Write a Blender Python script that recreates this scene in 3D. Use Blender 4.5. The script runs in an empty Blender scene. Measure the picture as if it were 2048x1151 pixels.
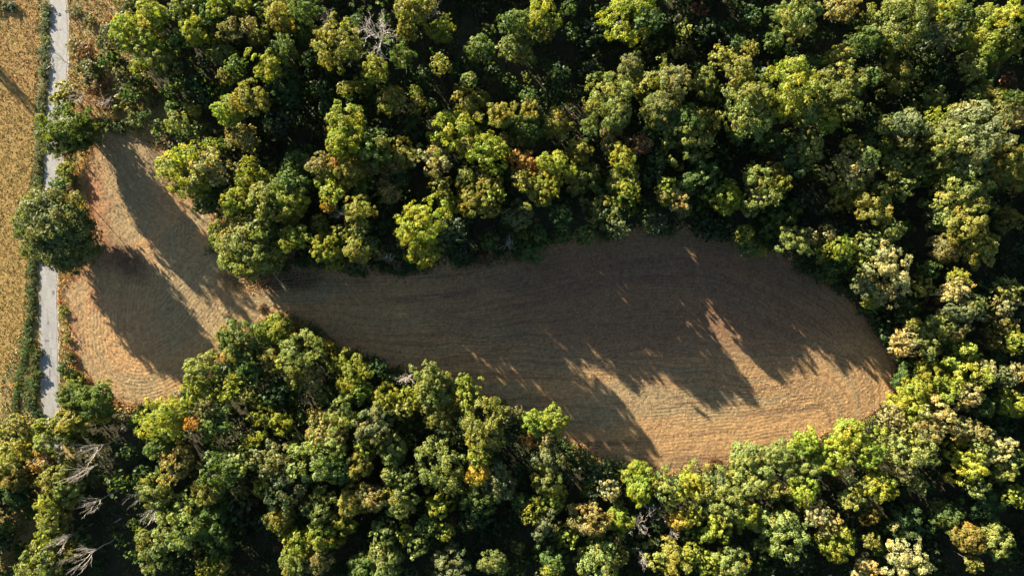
import bpy, math, random
import numpy as np
from mathutils import Vector, Matrix

sc = bpy.context.scene
col = sc.collection
R = math.radians

# ---------------------------------------------------------------- camera, sky, sun, exposure
S = 0.18              # metres of ground per photograph pixel (2048 wide)
CAM_H = 250.0         # drone height
cam_d = bpy.data.cameras.new("camera")
cam = bpy.data.objects.new("camera", cam_d)
col.objects.link(cam)
cam.location = (0, 0, CAM_H)
cam_d.sensor_width = 36.0
cam_d.lens = 36.0 * CAM_H / (2048 * S)
cam_d.clip_start = 1.0
cam_d.clip_end = 5000.0
sc.camera = cam

SUN_EL, SUN_AZ = 14.0, -41.5          # azimuth from +Y (up the photograph) towards +X
wd = bpy.data.worlds.new("World")
sc.world = wd
wd.use_nodes = True
nt = wd.node_tree
nt.nodes.clear()
sky = nt.nodes.new("ShaderNodeTexSky")
sky.sky_type = 'NISHITA'
sky.sun_disc = False
sky.sun_elevation = R(SUN_EL)
sky.sun_rotation = R(SUN_AZ)
bg = nt.nodes.new("ShaderNodeBackground")
bg.inputs["Strength"].default_value = 0.044
wo = nt.nodes.new("ShaderNodeOutputWorld")
nt.links.new(sky.outputs[0], bg.inputs[0])
nt.links.new(bg.outputs[0], wo.inputs[0])

sd = bpy.data.lights.new("sun", 'SUN')
sun = bpy.data.objects.new("sun", sd)
col.objects.link(sun)
sd.energy = 5.0
sd.angle = R(0.5)
sd.color = (1.0, 0.86, 0.66)
sv = Vector((math.sin(R(SUN_AZ)) * math.cos(R(SUN_EL)), math.cos(R(SUN_AZ)) * math.cos(R(SUN_EL)), math.sin(R(SUN_EL))))
sun.rotation_euler = sv.to_track_quat('Z', 'Y').to_euler()
sun.location = sv * 400

sc.view_settings.view_transform = 'Standard'
sc.view_settings.look = 'None'
sc.view_settings.gamma = 1.0
sc.view_settings.use_curve_mapping = False
sc.view_settings.exposure = 2.8
sc.cycles.max_bounces = 5
sc.cycles.diffuse_bounces = 3
sc.cycles.transmission_bounces = 3
sc.cycles.transparent_max_bounces = 4

rng = np.random.default_rng(7)
random.seed(7)

# ---------------------------------------------------------------- helpers
def gx(px): return (px - 1024.0) * S
def gy(py): return (575.5 - py) * S

def lift(px, py, z):
    """ground point below something seen at pixel px, py and height z"""
    k = 1.0 - z / CAM_H
    return gx(px) * k, gy(py) * k

def tag(o, label=None, cat=None, group=None, kind=None):
    if label: o["label"] = label
    if cat: o["category"] = cat
    if group: o["group"] = group
    if kind: o["kind"] = kind
    return o

def link(name, me, parent=None):
    o = bpy.data.objects.new(name, me)
    col.objects.link(o)
    if parent is not None: o.parent = parent
    return o

def mesh_np(name, V, F, mat=None, colors=None, smooth=False):
    """mesh from arrays: V (n,3), F (m,3 or 4); colors (n,3) to attribute tint"""
    me = bpy.data.meshes.new(name)
    V = np.asarray(V, dtype=np.float32); F = np.asarray(F, dtype=np.int32)
    n, (m, k) = len(V), F.shape
    me.vertices.add(n); me.vertices.foreach_set("co", V.ravel())
    me.loops.add(m * k); me.loops.foreach_set("vertex_index", F.ravel())
    me.polygons.add(m); me.polygons.foreach_set("loop_start", np.arange(0, m * k, k, dtype=np.int32))
    if smooth: me.polygons.foreach_set("use_smooth", np.ones(m, dtype=bool))
    if colors is not None:
        a = me.color_attributes.new("tint", 'FLOAT_COLOR', 'POINT')
        a.data.foreach_set("color", np.concatenate([colors, np.ones((n, 1))], axis=1).astype(np.float32).ravel())
    if mat is not None: me.materials.append(mat)
    me.update(calc_edges=True)
    me.validate()
    return me

_tab = np.random.default_rng(99).random((256, 256))
def vnoise(x, y):
    xi = np.floor(x).astype(int); yi = np.floor(y).astype(int)
    fx = x - xi; fy = y - yi
    fx = fx * fx * (3 - 2 * fx); fy = fy * fy * (3 - 2 * fy)
    a = _tab[xi & 255, yi & 255]; b = _tab[(xi + 1) & 255, yi & 255]
    c = _tab[xi & 255, (yi + 1) & 255]; d = _tab[(xi + 1) & 255, (yi + 1) & 255]
    return (a * (1 - fx) + b * fx) * (1 - fy) + (c * (1 - fx) + d * fx) * fy
def fbm(x, y, o=4):
    s = 0; t = 0; a = 1.0
    for i in range(o):
        s = s + a * vnoise(x * 2 ** i + 17.3 * i, y * 2 ** i + 5.1 * i); t += a; a *= 0.55
    return s / t
def sstep(a, b, x):
    t = np.clip((x - a) / (b - a), 0, 1)
    return t * t * (3 - 2 * t)

def inside(poly, x, y):
    r = np.zeros(np.shape(x), bool); n = len(poly)
    for i in range(n):
        x1, y1 = poly[i]; x2, y2 = poly[(i + 1) % n]
        c = ((y1 > y) != (y2 > y)) & (x < (x2 - x1) * (y - y1) / (y2 - y1 + 1e-12) + x1)
        r ^= c
    return r
def dist_line(pts, x, y, closed=False):
    d = np.full(np.shape(x), 1e9)
    n = len(pts)
    for i in range(n if closed else n - 1):
        x1, y1 = pts[i]; x2, y2 = pts[(i + 1) % n]
        dx, dy = x2 - x1, y2 - y1
        t = np.clip(((x - x1) * dx + (y - y1) * dy) / (dx * dx + dy * dy), 0, 1)
        d = np.minimum(d, np.hypot(x - x1 - t * dx, y - y1 - t * dy))
    return d
def smooth_poly(p, it=2, closed=True):
    p = [tuple(map(float, q)) for q in p]
    for _ in range(it):
        q = []; n = len(p)
        for i in range(n if closed else n - 1):
            a, b = p[i], p[(i + 1) % n]
            q.append((a[0] * .75 + b[0] * .25, a[1] * .75 + b[1] * .25))
            q.append((a[0] * .25 + b[0] * .75, a[1] * .25 + b[1] * .75))
        if not closed: q = [p[0]] + q + [p[-1]]
        p = q
    return p

# ---------------------------------------------------------------- materials
def new_mat(name):
    m = bpy.data.materials.new(name); m.use_nodes = True
    n = m.node_tree.nodes; n.clear()
    out = n.new("ShaderNodeOutputMaterial")
    return m, m.node_tree, out

def leaf_material(name, trans=0.45):
    m, t, out = new_mat(name)
    oi = t.nodes.new("ShaderNodeObjectInfo")
    at = t.nodes.new("ShaderNodeAttribute"); at.attribute_name = "tint"
    mx = t.nodes.new("ShaderNodeMix"); mx.data_type = 'RGBA'; mx.blend_type = 'MULTIPLY'
    mx.inputs["Factor"].default_value = 1.0
    t.links.new(oi.outputs["Color"], mx.inputs[6]); t.links.new(at.outputs["Color"], mx.inputs[7])
    pb = t.nodes.new("ShaderNodeBsdfPrincipled")
    pb.inputs["Roughness"].default_value = 0.55
    pb.inputs["Specular IOR Level"].default_value = 0.25
    t.links.new(mx.outputs[2], pb.inputs["Base Color"])
    tr = t.nodes.new("ShaderNodeBsdfTranslucent")
    g = t.nodes.new("ShaderNodeMix"); g.data_type = 'RGBA'; g.blend_type = 'MULTIPLY'
    g.inputs["Factor"].default_value = 1.0
    g.inputs[7].default_value = (1.35, 1.4, 0.6, 1)
    t.links.new(mx.outputs[2], g.inputs[6]); t.links.new(g.outputs[2], tr.inputs["Color"])
    ms = t.nodes.new("ShaderNodeMixShader"); ms.inputs[0].default_value = trans
    t.links.new(pb.outputs[0], ms.inputs[1]); t.links.new(tr.outputs[0], ms.inputs[2])
    t.links.new(ms.outputs[0], out.inputs[0])
    return m

def tint_material(name, rough=0.9, noise=0.0, nscale=3.0, bump=0.0):
    """base colour from the mesh's own tint attribute, broken up by grain"""
    m, t, out = new_mat(name)
    at = t.nodes.new("ShaderNodeAttribute"); at.attribute_name = "tint"
    pb = t.nodes.new("ShaderNodeBsdfPrincipled")
    pb.inputs["Roughness"].default_value = rough
    pb.inputs["Specular IOR Level"].default_value = 0.15
    src = at.outputs["Color"]
    if noise > 0:
        tc = t.nodes.new("ShaderNodeTexCoord")
        nz = t.nodes.new("ShaderNodeTexNoise"); nz.inputs["Scale"].default_value = nscale; nz.inputs["Detail"].default_value = 6
        nz.inputs["Roughness"].default_value = 0.7
        t.links.new(tc.outputs["Object"], nz.inputs["Vector"])
        mr = t.nodes.new("ShaderNodeMapRange")
        mr.inputs["From Min"].default_value = 0.3; mr.inputs["From Max"].default_value = 0.7
        mr.inputs["To Min"].default_value = 1 - noise; mr.inputs["To Max"].default_value = 1 + noise
        t.links.new(nz.outputs["Fac"], mr.inputs["Value"])
        mx = t.nodes.new("ShaderNodeMix"); mx.data_type = 'RGBA'; mx.blend_type = 'MULTIPLY'; mx.inputs["Factor"].default_value = 1
        t.links.new(src, mx.inputs[6]); t.links.new(mr.outputs[0], mx.inputs[7])
        src = mx.outputs[2]
        if bump > 0:
            bp = t.nodes.new("ShaderNodeBump"); bp.inputs["Strength"].default_value = bump; bp.inputs["Distance"].default_value = 0.15
            t.links.new(nz.outputs["Fac"], bp.inputs["Height"]); t.links.new(bp.outputs[0], pb.inputs["Normal"])
    t.links.new(src, pb.inputs["Base Color"])
    t.links.new(pb.outputs[0], out.inputs[0])
    return m

def noise_material(name, c1, c2, scale=1.0, rough=0.9, bump=0.3, stretch=(1, 1, 1), c3=None):
    m, t, out = new_mat(name)
    tc = t.nodes.new("ShaderNodeTexCoord")
    mp = t.nodes.new("ShaderNodeMapping"); mp.inputs["Scale"].default_value = stretch
    t.links.new(tc.outputs["Object"], mp.inputs["Vector"])
    nz = t.nodes.new("ShaderNodeTexNoise"); nz.inputs["Scale"].default_value = scale; nz.inputs["Detail"].default_value = 8
    nz.inputs["Roughness"].default_value = 0.65
    t.links.new(mp.outputs[0], nz.inputs["Vector"])
    cr = t.nodes.new("ShaderNodeValToRGB")
    cr.color_ramp.elements[0].position = 0.32; cr.color_ramp.elements[0].color = (*c1, 1)
    cr.color_ramp.elements[1].position = 0.68; cr.color_ramp.elements[1].color = (*c2, 1)
    if c3:
        e = cr.color_ramp.elements.new(0.5); e.color = (*c3, 1)
    t.links.new(nz.outputs["Fac"], cr.inputs[0])
    pb = t.nodes.new("ShaderNodeBsdfPrincipled"); pb.inputs["Roughness"].default_value = rough
    pb.inputs["Specular IOR Level"].default_value = 0.2
    t.links.new(cr.outputs[0], pb.inputs["Base Color"])
    bp = t.nodes.new("ShaderNodeBump"); bp.inputs["Strength"].default_value = bump; bp.inputs["Distance"].default_value = 0.2
    t.links.new(nz.outputs["Fac"], bp.inputs["Height"]); t.links.new(bp.outputs[0], pb.inputs["Normal"])
    t.links.new(pb.outputs[0], out.inputs[0])
    return m

M_leaf = leaf_material("leaf")
M_bark = noise_material("bark", (0.020, 0.017, 0.013), (0.055, 0.044, 0.034), 3.0, 0.9, 0.6, (4, 4, 0.6))
M_dead = noise_material("bleached_wood", (0.20, 0.18, 0.155), (0.44, 0.405, 0.355), 1.6, 0.8, 0.4, (3, 3, 0.6))
M_silver = noise_material("silver_wood", (0.28, 0.265, 0.24), (0.54, 0.51, 0.47), 1.6, 0.75, 0.4, (3, 3, 0.6))
M_floor = noise_material("leaf_litter", (0.020, 0.018, 0.011), (0.046, 0.036, 0.021), 0.35, 0.95, 0.5, c3=(0.028, 0.028, 0.014))
M_field = tint_material("stubble_soil", 0.95, 0.35, 2.2, 0.5)
M_straw = tint_material("straw", 0.8)
M_herb = tint_material("dry_herb", 0.8)
M_crop_soil = noise_material("crop_soil", (0.13, 0.080, 0.026), (0.26, 0.180, 0.062), 1.2, 0.95, 0.5)
M_verge = noise_material("verge_soil", (0.10, 0.07, 0.03), (0.27, 0.18, 0.08), 0.35, 0.95, 0.5, c3=(0.15, 0.125, 0.045))

def road_material():
    m, t, out = new_mat("worn_asphalt")
    tc = t.nodes.new("ShaderNodeTexCoord")
    uv = t.nodes.new("ShaderNodeAttribute"); uv.attribute_name = "along"      # x across (-1..1), y metres along
    n1 = t.nodes.new("ShaderNodeTexNoise"); n1.inputs["Scale"].default_value = 0.5; n1.inputs["Detail"].default_value = 8; n1.inputs["Roughness"].default_value = 0.7
    mp = t.nodes.new("ShaderNodeMapping"); mp.inputs["Scale"].default_value = (3.0, 0.22, 1)
    t.links.new(uv.outputs["Vector"], mp.inputs["Vector"]); t.links.new(mp.outputs[0], n1.inputs["Vector"])
    n2 = t.nodes.new("ShaderNodeTexNoise"); n2.inputs["Scale"].default_value = 1.3; n2.inputs["Detail"].default_value = 8; n2.inputs["Roughness"].default_value = 0.75
    t.links.new(tc.outputs["Object"], n2.inputs["Vector"])
    r1 = t.nodes.new("ShaderNodeValToRGB")
    r1.color_ramp.elements[0].position = 0.34; r1.color_ramp.elements[0].color = (0.135, 0.137, 0.138, 1)
    r1.color_ramp.elements[1].position = 0.58; r1.color_ramp.elements[1].color = (0.195, 0.198, 0.195, 1)
    t.links.new(n1.outputs["Fac"], r1.inputs[0])
    r2 = t.nodes.new("ShaderNodeMapRange"); r2.inputs["From Min"].default_value = 0.3; r2.inputs["From Max"].default_value = 0.7
    r2.inputs["To Min"].default_value = 0.8; r2.inputs["To Max"].default_value = 1.15
    t.links.new(n2.outputs["Fac"], r2.inputs["Value"])
    mx = t.nodes.new("ShaderNodeMix"); mx.data_type = 'RGBA'; mx.blend_type = 'MULTIPLY'; mx.inputs["Factor"].default_value = 1
    t.links.new(r1.outputs[0], mx.inputs[6]); t.links.new(r2.outputs[0], mx.inputs[7])
    # crack network
    vo = t.nodes.new("ShaderNodeTexVoronoi"); vo.feature = 'DISTANCE_TO_EDGE'; vo.inputs["Scale"].default_value = 0.28
    ad = t.nodes.new("ShaderNodeMix"); ad.data_type = 'VECTOR'; ad.inputs["Factor"].default_value = 0.35
    t.links.new(tc.outputs["Object"], ad.inputs[4]); t.links.new(n2.outputs["Color"], ad.inputs[5])
    t.links.new(ad.outputs[1], vo.inputs["Vector"])
    ck = t.nodes.new("ShaderNodeMapRange"); ck.inputs["From Min"].default_value = 0.0; ck.inputs["From Max"].default_value = 0.03
    ck.inputs["To Min"].default_value = 0.78; ck.inputs["To Max"].default_value = 1.0
    t.links.new(vo.outputs["Distance"], ck.inputs["Value"])
    m2 = t.nodes.new("ShaderNodeMix"); m2.data_type = 'RGBA'; m2.blend_type = 'MULTIPLY'; m2.inputs["Factor"].default_value = 1
    t.links.new(mx.outputs[2], m2.inputs[6]); t.links.new(ck.outputs[0], m2.inputs[7])
    pb = t.nodes.new("ShaderNodeBsdfPrincipled"); pb.inputs["Roughness"].default_value = 0.85
    t.links.new(m2.outputs[2], pb.inputs["Base Color"])
    bp = t.nodes.new("ShaderNodeBump"); bp.inputs["Strength"].default_value = 0.2; bp.inputs["Distance"].default_value = 0.05
    t.links.new(n2.outputs["Fac"], bp.inputs["Height"]); t.links.new(bp.outputs[0], pb.inputs["Normal"])
    t.links.new(pb.outputs[0], out.inputs[0])
    return m
M_road = road_material()
M_patch = noise_material("tar_patch", (0.07, 0.07, 0.075), (0.12, 0.12, 0.125), 4.0, 0.8, 0.2)

# ---------------------------------------------------------------- ground shapes (photograph pixels on the ground plane)
FIELD = smooth_poly([(196, 238), (262, 262), (335, 300), (385, 350), (432, 420), (445, 500), (470, 535), (560, 525), (660, 540), (760, 540), (830, 535), (940, 522), (1030, 505), (1100, 490),
    (1200, 470), (1300, 456), (1400, 458), (1480, 476), (1560, 510), (1640, 552), (1720, 612), (1772, 675), (1800, 740), (1792, 795), (1745, 838), (1645, 875), (1560, 908), (1450, 938), (1350, 956),
    (1280, 950), (1215, 930), (1150, 895), (1095, 858), (1020, 822), (955, 797), (860, 765), (780, 742), (706, 712), (645, 672), (585, 642), (530, 650), (485, 672), (450, 710), (436, 748),
    (378, 784), (360, 806), (300, 818), (240, 812), (196, 790), (160, 748), (142, 700), (136, 625), (117, 606), (117, 572), (150, 545), (166, 520), (178, 440), (166, 370), (166, 330), (184, 285)], 2)
UPPER = [(440, 560), (560, 560), (660, 548), (760, 545), (830, 540), (940, 528), (1030, 511), (1100, 496), (1200, 478), (1300, 464), (1400, 466), (1480, 484), (1560, 518), (1640, 560), (1720, 620), (1772, 690), (1900, 900)]
LEFT_EDGE = smooth_poly([(150, 430), (150, 545), (138, 620), (143, 700), (163, 748), (198, 788), (240, 810), (300, 815), (370, 785), (440, 740), (500, 660)], 3, False)
WEED = smooth_poly([(425, 555), (450, 530), (520, 525), (600, 528), (665, 545), (650, 572), (590, 592), (520, 590), (455, 582)], 2)
ROAD_C = [(113, -500), (113, -20), (119, 40), (119.5, 90), (117, 150), (111, 250), (108, 330), (103, 440), (98, 540), (98, 620), (98, 690), (100, 760), (102, 820), (104, 900), (104, 1000), (98, 1120), (90, 1320), (80, 1600)]
ROAD_HW = 15.8

ys = np.linspace(-500, 1600, 700)
rc = np.array(ROAD_C, float)
def road_x(y): return np.interp(y, rc[:, 1], rc[:, 0])

# ground: one sheet to the horizon, gently rough
def build_ground():
    e = np.concatenate([np.linspace(-2500, -420, 14), np.linspace(-400, 400, 161), np.linspace(420, 2500, 14)])
    X, Y = np.meshgrid(e, e, indexing='ij')
    Z = np.zeros_like(X)
    n = len(e)
    V = np.stack([X, Y, Z], -1).reshape(-1, 3)
    i = np.arange(n * n).reshape(n, n)
    F = np.stack([i[:-1, :-1], i[1:, :-1], i[1:, 1:], i[:-1, 1:]], -1).reshape(-1, 4)
    o = link("ground", mesh_np("ground", V, F, M_floor))
    tag(o, kind="structure")
build_ground()

def strip_mesh(name, xl, xr, y, z, mat, nx=2, along=False):
    n = len(y)
    t = np.linspace(0, 1, nx)
    px = xl[:, None] * (1 - t) + xr[:, None] * t
    V = np.stack([gx(px), gy(np.repeat(y[:, None], nx, 1)), np.full_like(px, z)], -1).reshape(-1, 3)
    i = np.arange(n * nx).reshape(n, nx)
    F = np.stack([i[:-1, :-1], i[1:, :-1], i[1:, 1:], i[:-1, 1:]], -1).reshape(-1, 4)
    me = mesh_np(name, V, F, mat)
    if along:
        a = me.attributes.new("along", 'FLOAT_VECTOR', 'POINT')
        A = np.stack([np.repeat((t * 2 - 1)[None], n, 0), np.repeat(gy(y)[:, None], nx, 1), np.zeros((n, nx))], -1)
        a.data.foreach_set("vector", A.astype(np.float32).ravel())
    return me

wob = lambda y, s, a: a * (vnoise(y * s, y * 0 + 3.7) - 0.5)
cx = road_x(ys)
# verge (both sides of the road), crop soil, road: flush sheets a few mm apart
vl = np.interp(ys, [-500, 0, 300, 500, 640, 720, 800, 860, 1600], [60, 75, 62, 52, 45, 20, -40, -60, -60])
vr = np.interp(ys, [-500, 0, 110, 200, 260, 330, 420, 540, 640, 700, 760, 810, 850, 1600], [262, 262, 275, 330, 360, 250, 190, 150, 142, 148, 178, 205, 150, 140])
o = link("roadside_verge", strip_mesh("roadside_verge", vl, vr, ys, 0.004, M_verge, 6)); tag(o, kind="structure")
cl = np.full_like(ys, -700.0)
o = link("crop_field", strip_mesh("crop_field", cl, vl + 6 + wob(ys, .05, 8), ys, 0.008, M_crop_soil, 4)); tag(o, kind="structure")
o = link("road", strip_mesh("road", cx - ROAD_HW + wob(ys, .09, 2.2), cx + ROAD_HW + wob(ys + 900, .09, 2.2), ys, 0.10, M_road, 9, True)); tag(o, kind="structure")
for sgn, nm in ((-1, "road_shoulder"), (1, "road_shoulder")):
    a = cx + sgn * ROAD_HW; b = cx + sgn * (ROAD_HW + 4.0) + wob(ys + sgn * 333, .12, 4)
    V = []
    me = strip_mesh(nm, np.minimum(a, b), np.maximum(a, b), ys, 0.06, noise_material("gravel_shoulder", (0.14, 0.12, 0.09), (0.34, 0.31, 0.26), 1.5, 0.95, 0.5), 3)
    tag(link(nm, me), kind="structure")
def tar_patch(px, py, rx, ry, seed):
    r = np.random.default_rng(seed); k = 14
    a = np.linspace(0, 2 * np.pi, k, endpoint=False); w = 1 + r.uniform(-.12, .12, k)
    V = np.concatenate([[[0, 0, 0.0]], np.stack([np.cos(a) * rx * S * w, np.sin(a) * ry * S * w, 0 * a], -1)])
    F = np.array([[0, 1 + i, 1 + (i + 1) % k] for i in range(k)])
    o = link("tar_patch", mesh_np("tar_patch", V, F, M_patch)); o.location = (gx(px), gy(py), 0.104)
    tag(o, kind="structure")
tar_patch(94, 681, 5.2, 2.6, 1); tar_patch(107, 585, 3, 5, 2); tar_patch(97, 645, 2.2, 4, 3); tar_patch(121, 60, 2, 2, 4); tar_patch(100, 745, 1.6, 9, 5)

# the cut field: ridged by the rows the machine left
OUTER = smooth_poly([(380, 556), (560, 556), (660, 548), (760, 545), (830, 540), (940, 528), (1030, 511), (1100, 496), (1200, 478), (1300, 464), (1400, 466), (1480, 484), (1560, 518), (1640, 560), (1720, 620), (1772, 680), (1797, 740), (1790, 790), (1745, 835), (1690, 858)], 3, False)
def row_field(px, py):
    big = dist_line(OUTER, px, py)
    leftd = dist_line(LEFT_EDGE, px, py)
    nx_, ny_ = 0.757, -0.653
    diag = (px - 230) * nx_ + (py - 260) * ny_ + 14 * np.sin((px + py) * 0.012)
    wl = sstep(480, 610, px + 0.25 * (py - 600))
    wd_ = sstep(520, 430, py + 0.25 * (px - 250))
    return big, leftd, diag, wl, wd_
def ridges(px, py, period=6.6):
    big, leftd, diag, wl, wd_ = row_field(px, py)
    w1 = 14 * (fbm(px * .012, py * .012) - .5) + 2 * (fbm(px * .06, py * .06, 3) - .5)
    k = 2 * np.pi / period
    low = sstep(650, 800, py - .06 * (px - 1300) + 60 * (fbm(px * .008, py * .008 + 5, 2) - .5)) * sstep(1790, 1640, px)
    lev = py + .055 * (px - 1300) - 26 * np.cos((px - 1330) / 260.0)
    sb = np.sin((big + w1) * k) * (1 - low) + np.sin((lev + w1) * k) * low
    s = sb * wl + (1 - wl) * ((1 - wd_) * np.sin((leftd + w1 * .6) * k * .92) + wd_ * np.sin((diag + w1) * k))
    return s, big * (1 - low) + lev * low, leftd, diag, wl, wd_

def build_field():
    step = 0.30
    xs = np.arange(gx(110), gx(1806), step); yy = np.arange(gy(962), gy(232), step)
    X, Y = np.meshgrid(xs, yy, indexing='ij')
    PX = X / S + 1024; PY = 575.5 - Y / S
    ins = inside(FIELD, PX, PY)
    d = np.full(X.shape, 0.0)
    d[ins] = dist_line(FIELD, PX[ins], PY[ins], True)
    s = np.zeros_like(X); cu = np.zeros_like(X); al = np.zeros_like(X)
    px, py = PX[ins], PY[ins]
    r, big, leftd, diag, wl, wd_ = ridges(px, py)
    weed = np.where(inside(WEED, px, py), np.clip(dist_line(WEED, px, py, True) / 22, 0, 1), 0)
    across = big * wl + (1 - wl) * (leftd * (1 - wd_) + diag * wd_)
    amp = np.clip(3.6 * fbm(px * .022 + 40, py * .035, 4) - 1.3, .04, 1.4) * (1 - weed)
    wr = np.sin((dist_line([(400, 640), (540, 566), (700, 545)], px, py) - 4 * np.sin(px * .02)) * 2 * np.pi / 6.4)
    h = 0.022 * r * amp + 0.05 * weed * wr
    h += 0.16 * (fbm(px * .16, py * .16, 4) - .5) + 0.14 * (fbm(px * .6, py * .6, 2) - .5)
    h += 0.35 * (fbm(px * .01 + 9, py * .01) - .5)
    edge = sstep(0, 7, d[ins])
    Z = np.zeros_like(X) + 0.012
    Z[ins] = 0.012 + edge * (0.30 + h)
    # colour: straw litter, bare soil bands along the rows, chaff swaths
    n_band = .55 * fbm(across * .07, (px + py * .3) * .004 + 30, 4) + .45 * fbm(across * .30, (px + py * .3) * .02 + 3, 3)
    n_sw = fbm(px * .008 + 70, across * .02 + 11, 4)
    n_f = fbm(px * .25 + 7, py * .25, 4)
    straw = np.array([0.285, 0.178, 0.080]); soil = np.array([0.088, 0.056, 0.037]); chaff = np.array([0.205, 0.162, 0.086]); rust = np.array([0.25, 0.12, 0.06])
    c = np.repeat(straw[None], len(px), 0)
    def mixc(c, k, w): return c * (1 - w[:, None]) + k * w[:, None]
    c = mixc(c, chaff, np.clip((n_sw - .46) * 4.2, 0, .85))
    moist_shade = sstep(.9, .35, np.hypot((px - 1330) / 620, (py - 590) / 215) + .35 * (fbm(px * .01, py * .02 + 60, 3) - .5))
    c = mixc(c, soil * np.array([1.12, .98, .92]), moist_shade * .74)  # darker soil, deepened further to paint shade into the upper field
    c = mixc(c, soil, np.clip((n_band - .47) * 4.0, 0, .65) * (0.35 + 0.65 * sstep(500, 900, px)))
    c = mixc(c, soil * .9, np.clip(.18 - .18 * r * amp, 0, .4))
    c = mixc(c, rust, sstep(22, 2, d[ins]) * .45)
    c = mixc(c, rust * .8, sstep(.55, .75, fbm(px * .02 + 3, py * .02 + 8, 3)) * sstep(260, 180, px) * .6)
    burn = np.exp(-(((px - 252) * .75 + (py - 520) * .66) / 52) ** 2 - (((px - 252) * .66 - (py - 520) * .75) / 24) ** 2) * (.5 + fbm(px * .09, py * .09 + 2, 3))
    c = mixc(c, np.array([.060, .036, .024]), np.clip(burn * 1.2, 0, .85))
    rud = sstep(235, 165, px - .25 * (py - 420)) * sstep(560, 480, py) * fbm(px * .08 + 31, py * .05, 3)
    c = mixc(c, np.array([.20, .085, .045]), np.clip(rud * 1.5, 0, .8))
    c = mixc(c, np.array([.035, .026, .018]), np.clip(weed * 1.3, 0, 1) * np.clip(.72 - .25 * wr, 0, .95))  # dark weedy soil, with shade painted in, more in the furrows
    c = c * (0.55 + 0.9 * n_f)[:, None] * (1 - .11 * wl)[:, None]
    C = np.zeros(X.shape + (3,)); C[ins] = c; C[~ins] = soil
    # faces wholly inside
    n, m = X.shape
    idx = np.arange(n * m).reshape(n, m)
    ok = ins[:-1, :-1] & ins[1:, :-1] & ins[1:, 1:] & ins[:-1, 1:]
    F = np.stack([idx[:-1, :-1], idx[1:, :-1], idx[1:, 1:], idx[:-1, 1:]], -1)[ok]
    used = np.unique(F); remap = np.full(n * m, -1); remap[used] = np.arange(len(used))
    V = np.stack([X, Y, Z], -1).reshape(-1, 3)[used]
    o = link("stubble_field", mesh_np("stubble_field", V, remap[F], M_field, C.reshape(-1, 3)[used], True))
    tag(o, kind="structure")
build_field()

# ---------------------------------------------------------------- small plants and straw: single masses nobody could count
def blades(P, n_each, h, w, lean, colors, seed, mat, name):
    """many narrow triangles in tufts at P (n,3); h, w, colors per tuft"""
    r = np.random.default_rng(seed)
    n = len(P); k = n_each
    base = np.repeat(P, k, 0); N = n * k
    hh = np.repeat(h, k) * r.uniform(.6, 1.25, N); ww = np.repeat(w, k) * r.uniform(.7, 1.3, N)
    az = r.uniform(0, 2 * np.pi, N); ln = r.uniform(.15, 1, N) * lean
    d = np.stack([np.cos(az), np.sin(az), np.zeros(N)], -1)
    side = np.stack([-np.sin(az), np.cos(az), np.zeros(N)], -1)
    off = np.stack([r.normal(0, 1, N) * np.repeat(w, k) * .9, r.normal(0, 1, N) * np.repeat(w, k) * .9, np.zeros(N)], -1)
    b = base + off
    a1 = b - side * ww[:, None] * .5; a2 = b + side * ww[:, None] * .5
    tip = b + d * (hh * ln)[:, None] + np.stack([np.zeros(N), np.zeros(N), hh * np.sqrt(np.clip(1 - ln ** 2, .02, 1))], -1)
    V = np.stack([a1, a2, tip], 1).reshape(-1, 3)
    F = np.arange(N * 3).reshape(-1, 3)
    c = np.repeat(colors, k, 0) * r.uniform(.7, 1.3, (N, 1))
    return link(name, mesh_np(name, V, F, mat, np.repeat(c, 3, 0)))

def field_points(n, seed):
    r = np.random.default_rng(seed)
    px = r.uniform(112, 1805, n * 3); py = r.uniform(235, 960, n * 3)
    k = inside(FIELD, px, py)
    return px[k][:n], py[k][:n]

def stubble():
    px, py = field_points(60000, 3)
    r, *_ = ridges(px, py)
    rr = np.random.default_rng(4)
    keep = (r + rr.normal(0, .6, len(px)) > -.1) & ~inside(WEED, px, py) & (dist_line(FIELD, px, py, True) > 4)
    px, py = px[keep], py[keep]
    P = np.stack([gx(px), gy(py), np.full(len(px), 0.22)], -1)
    t = rr.random((len(px), 1))
    c = np.array([.42, .29, .16]) * (1 - t) + np.array([.24, .18, .11]) * t
    o = blades(P, 3, np.full(len(px), .32), np.full(len(px), .13), .85, c, 5, M_straw, "stubble_straw")
    tag(o, "short cut straw lying in rows over the tan field", kind="stuff")
stubble()

def crop():
    rr = np.random.default_rng(11)
    n = 21000
    py = rr.uniform(-60, 900, n); px = rr.uniform(-90, 90, n)
    lim = np.interp(py, ys, vl) + 4
    # rows across the photograph's width
    row = np.round((py + 2.2 * np.sin(px * .05)) / 4.4) * 4.4 + rr.normal(0, .75, n)
    k = px < lim
    px, py = px[k], row[k]
    P = np.stack([gx(px), gy(py), np.zeros(len(px))], -1)
    a = fbm(px * .03, py * .012 + 4, 3); b = fbm(px * .08 + 20, py * .05, 3)
    gold = np.array([.31, .240, .058]); rust = np.array([.33, .150, .062]); olive = np.array([.21, .195, .045]); brown = np.array([.20, .11, .04])
    wr = np.clip(sstep(330, 60, py) * .9 + (a - .5) * 1.6, 0, 1)[:, None]
    c = gold * (1 - wr) + rust * wr
    wo_ = np.clip((b - .45) * 3.5, 0, .85)[:, None]
    c = c * (1 - wo_) + olive * wo_
    wb = (rr.random(len(px)) < .2)[:, None]
    c = np.where(wb, brown, c)
    o = blades(P, 4, rr.uniform(.10, .22, len(px)), np.full(len(px), .34), .95, c, 12, M_herb, "crop_plants")
    tag(o, "ripe golden and rust crop plants in close rows beside the road", kind="stuff")
crop()

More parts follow.
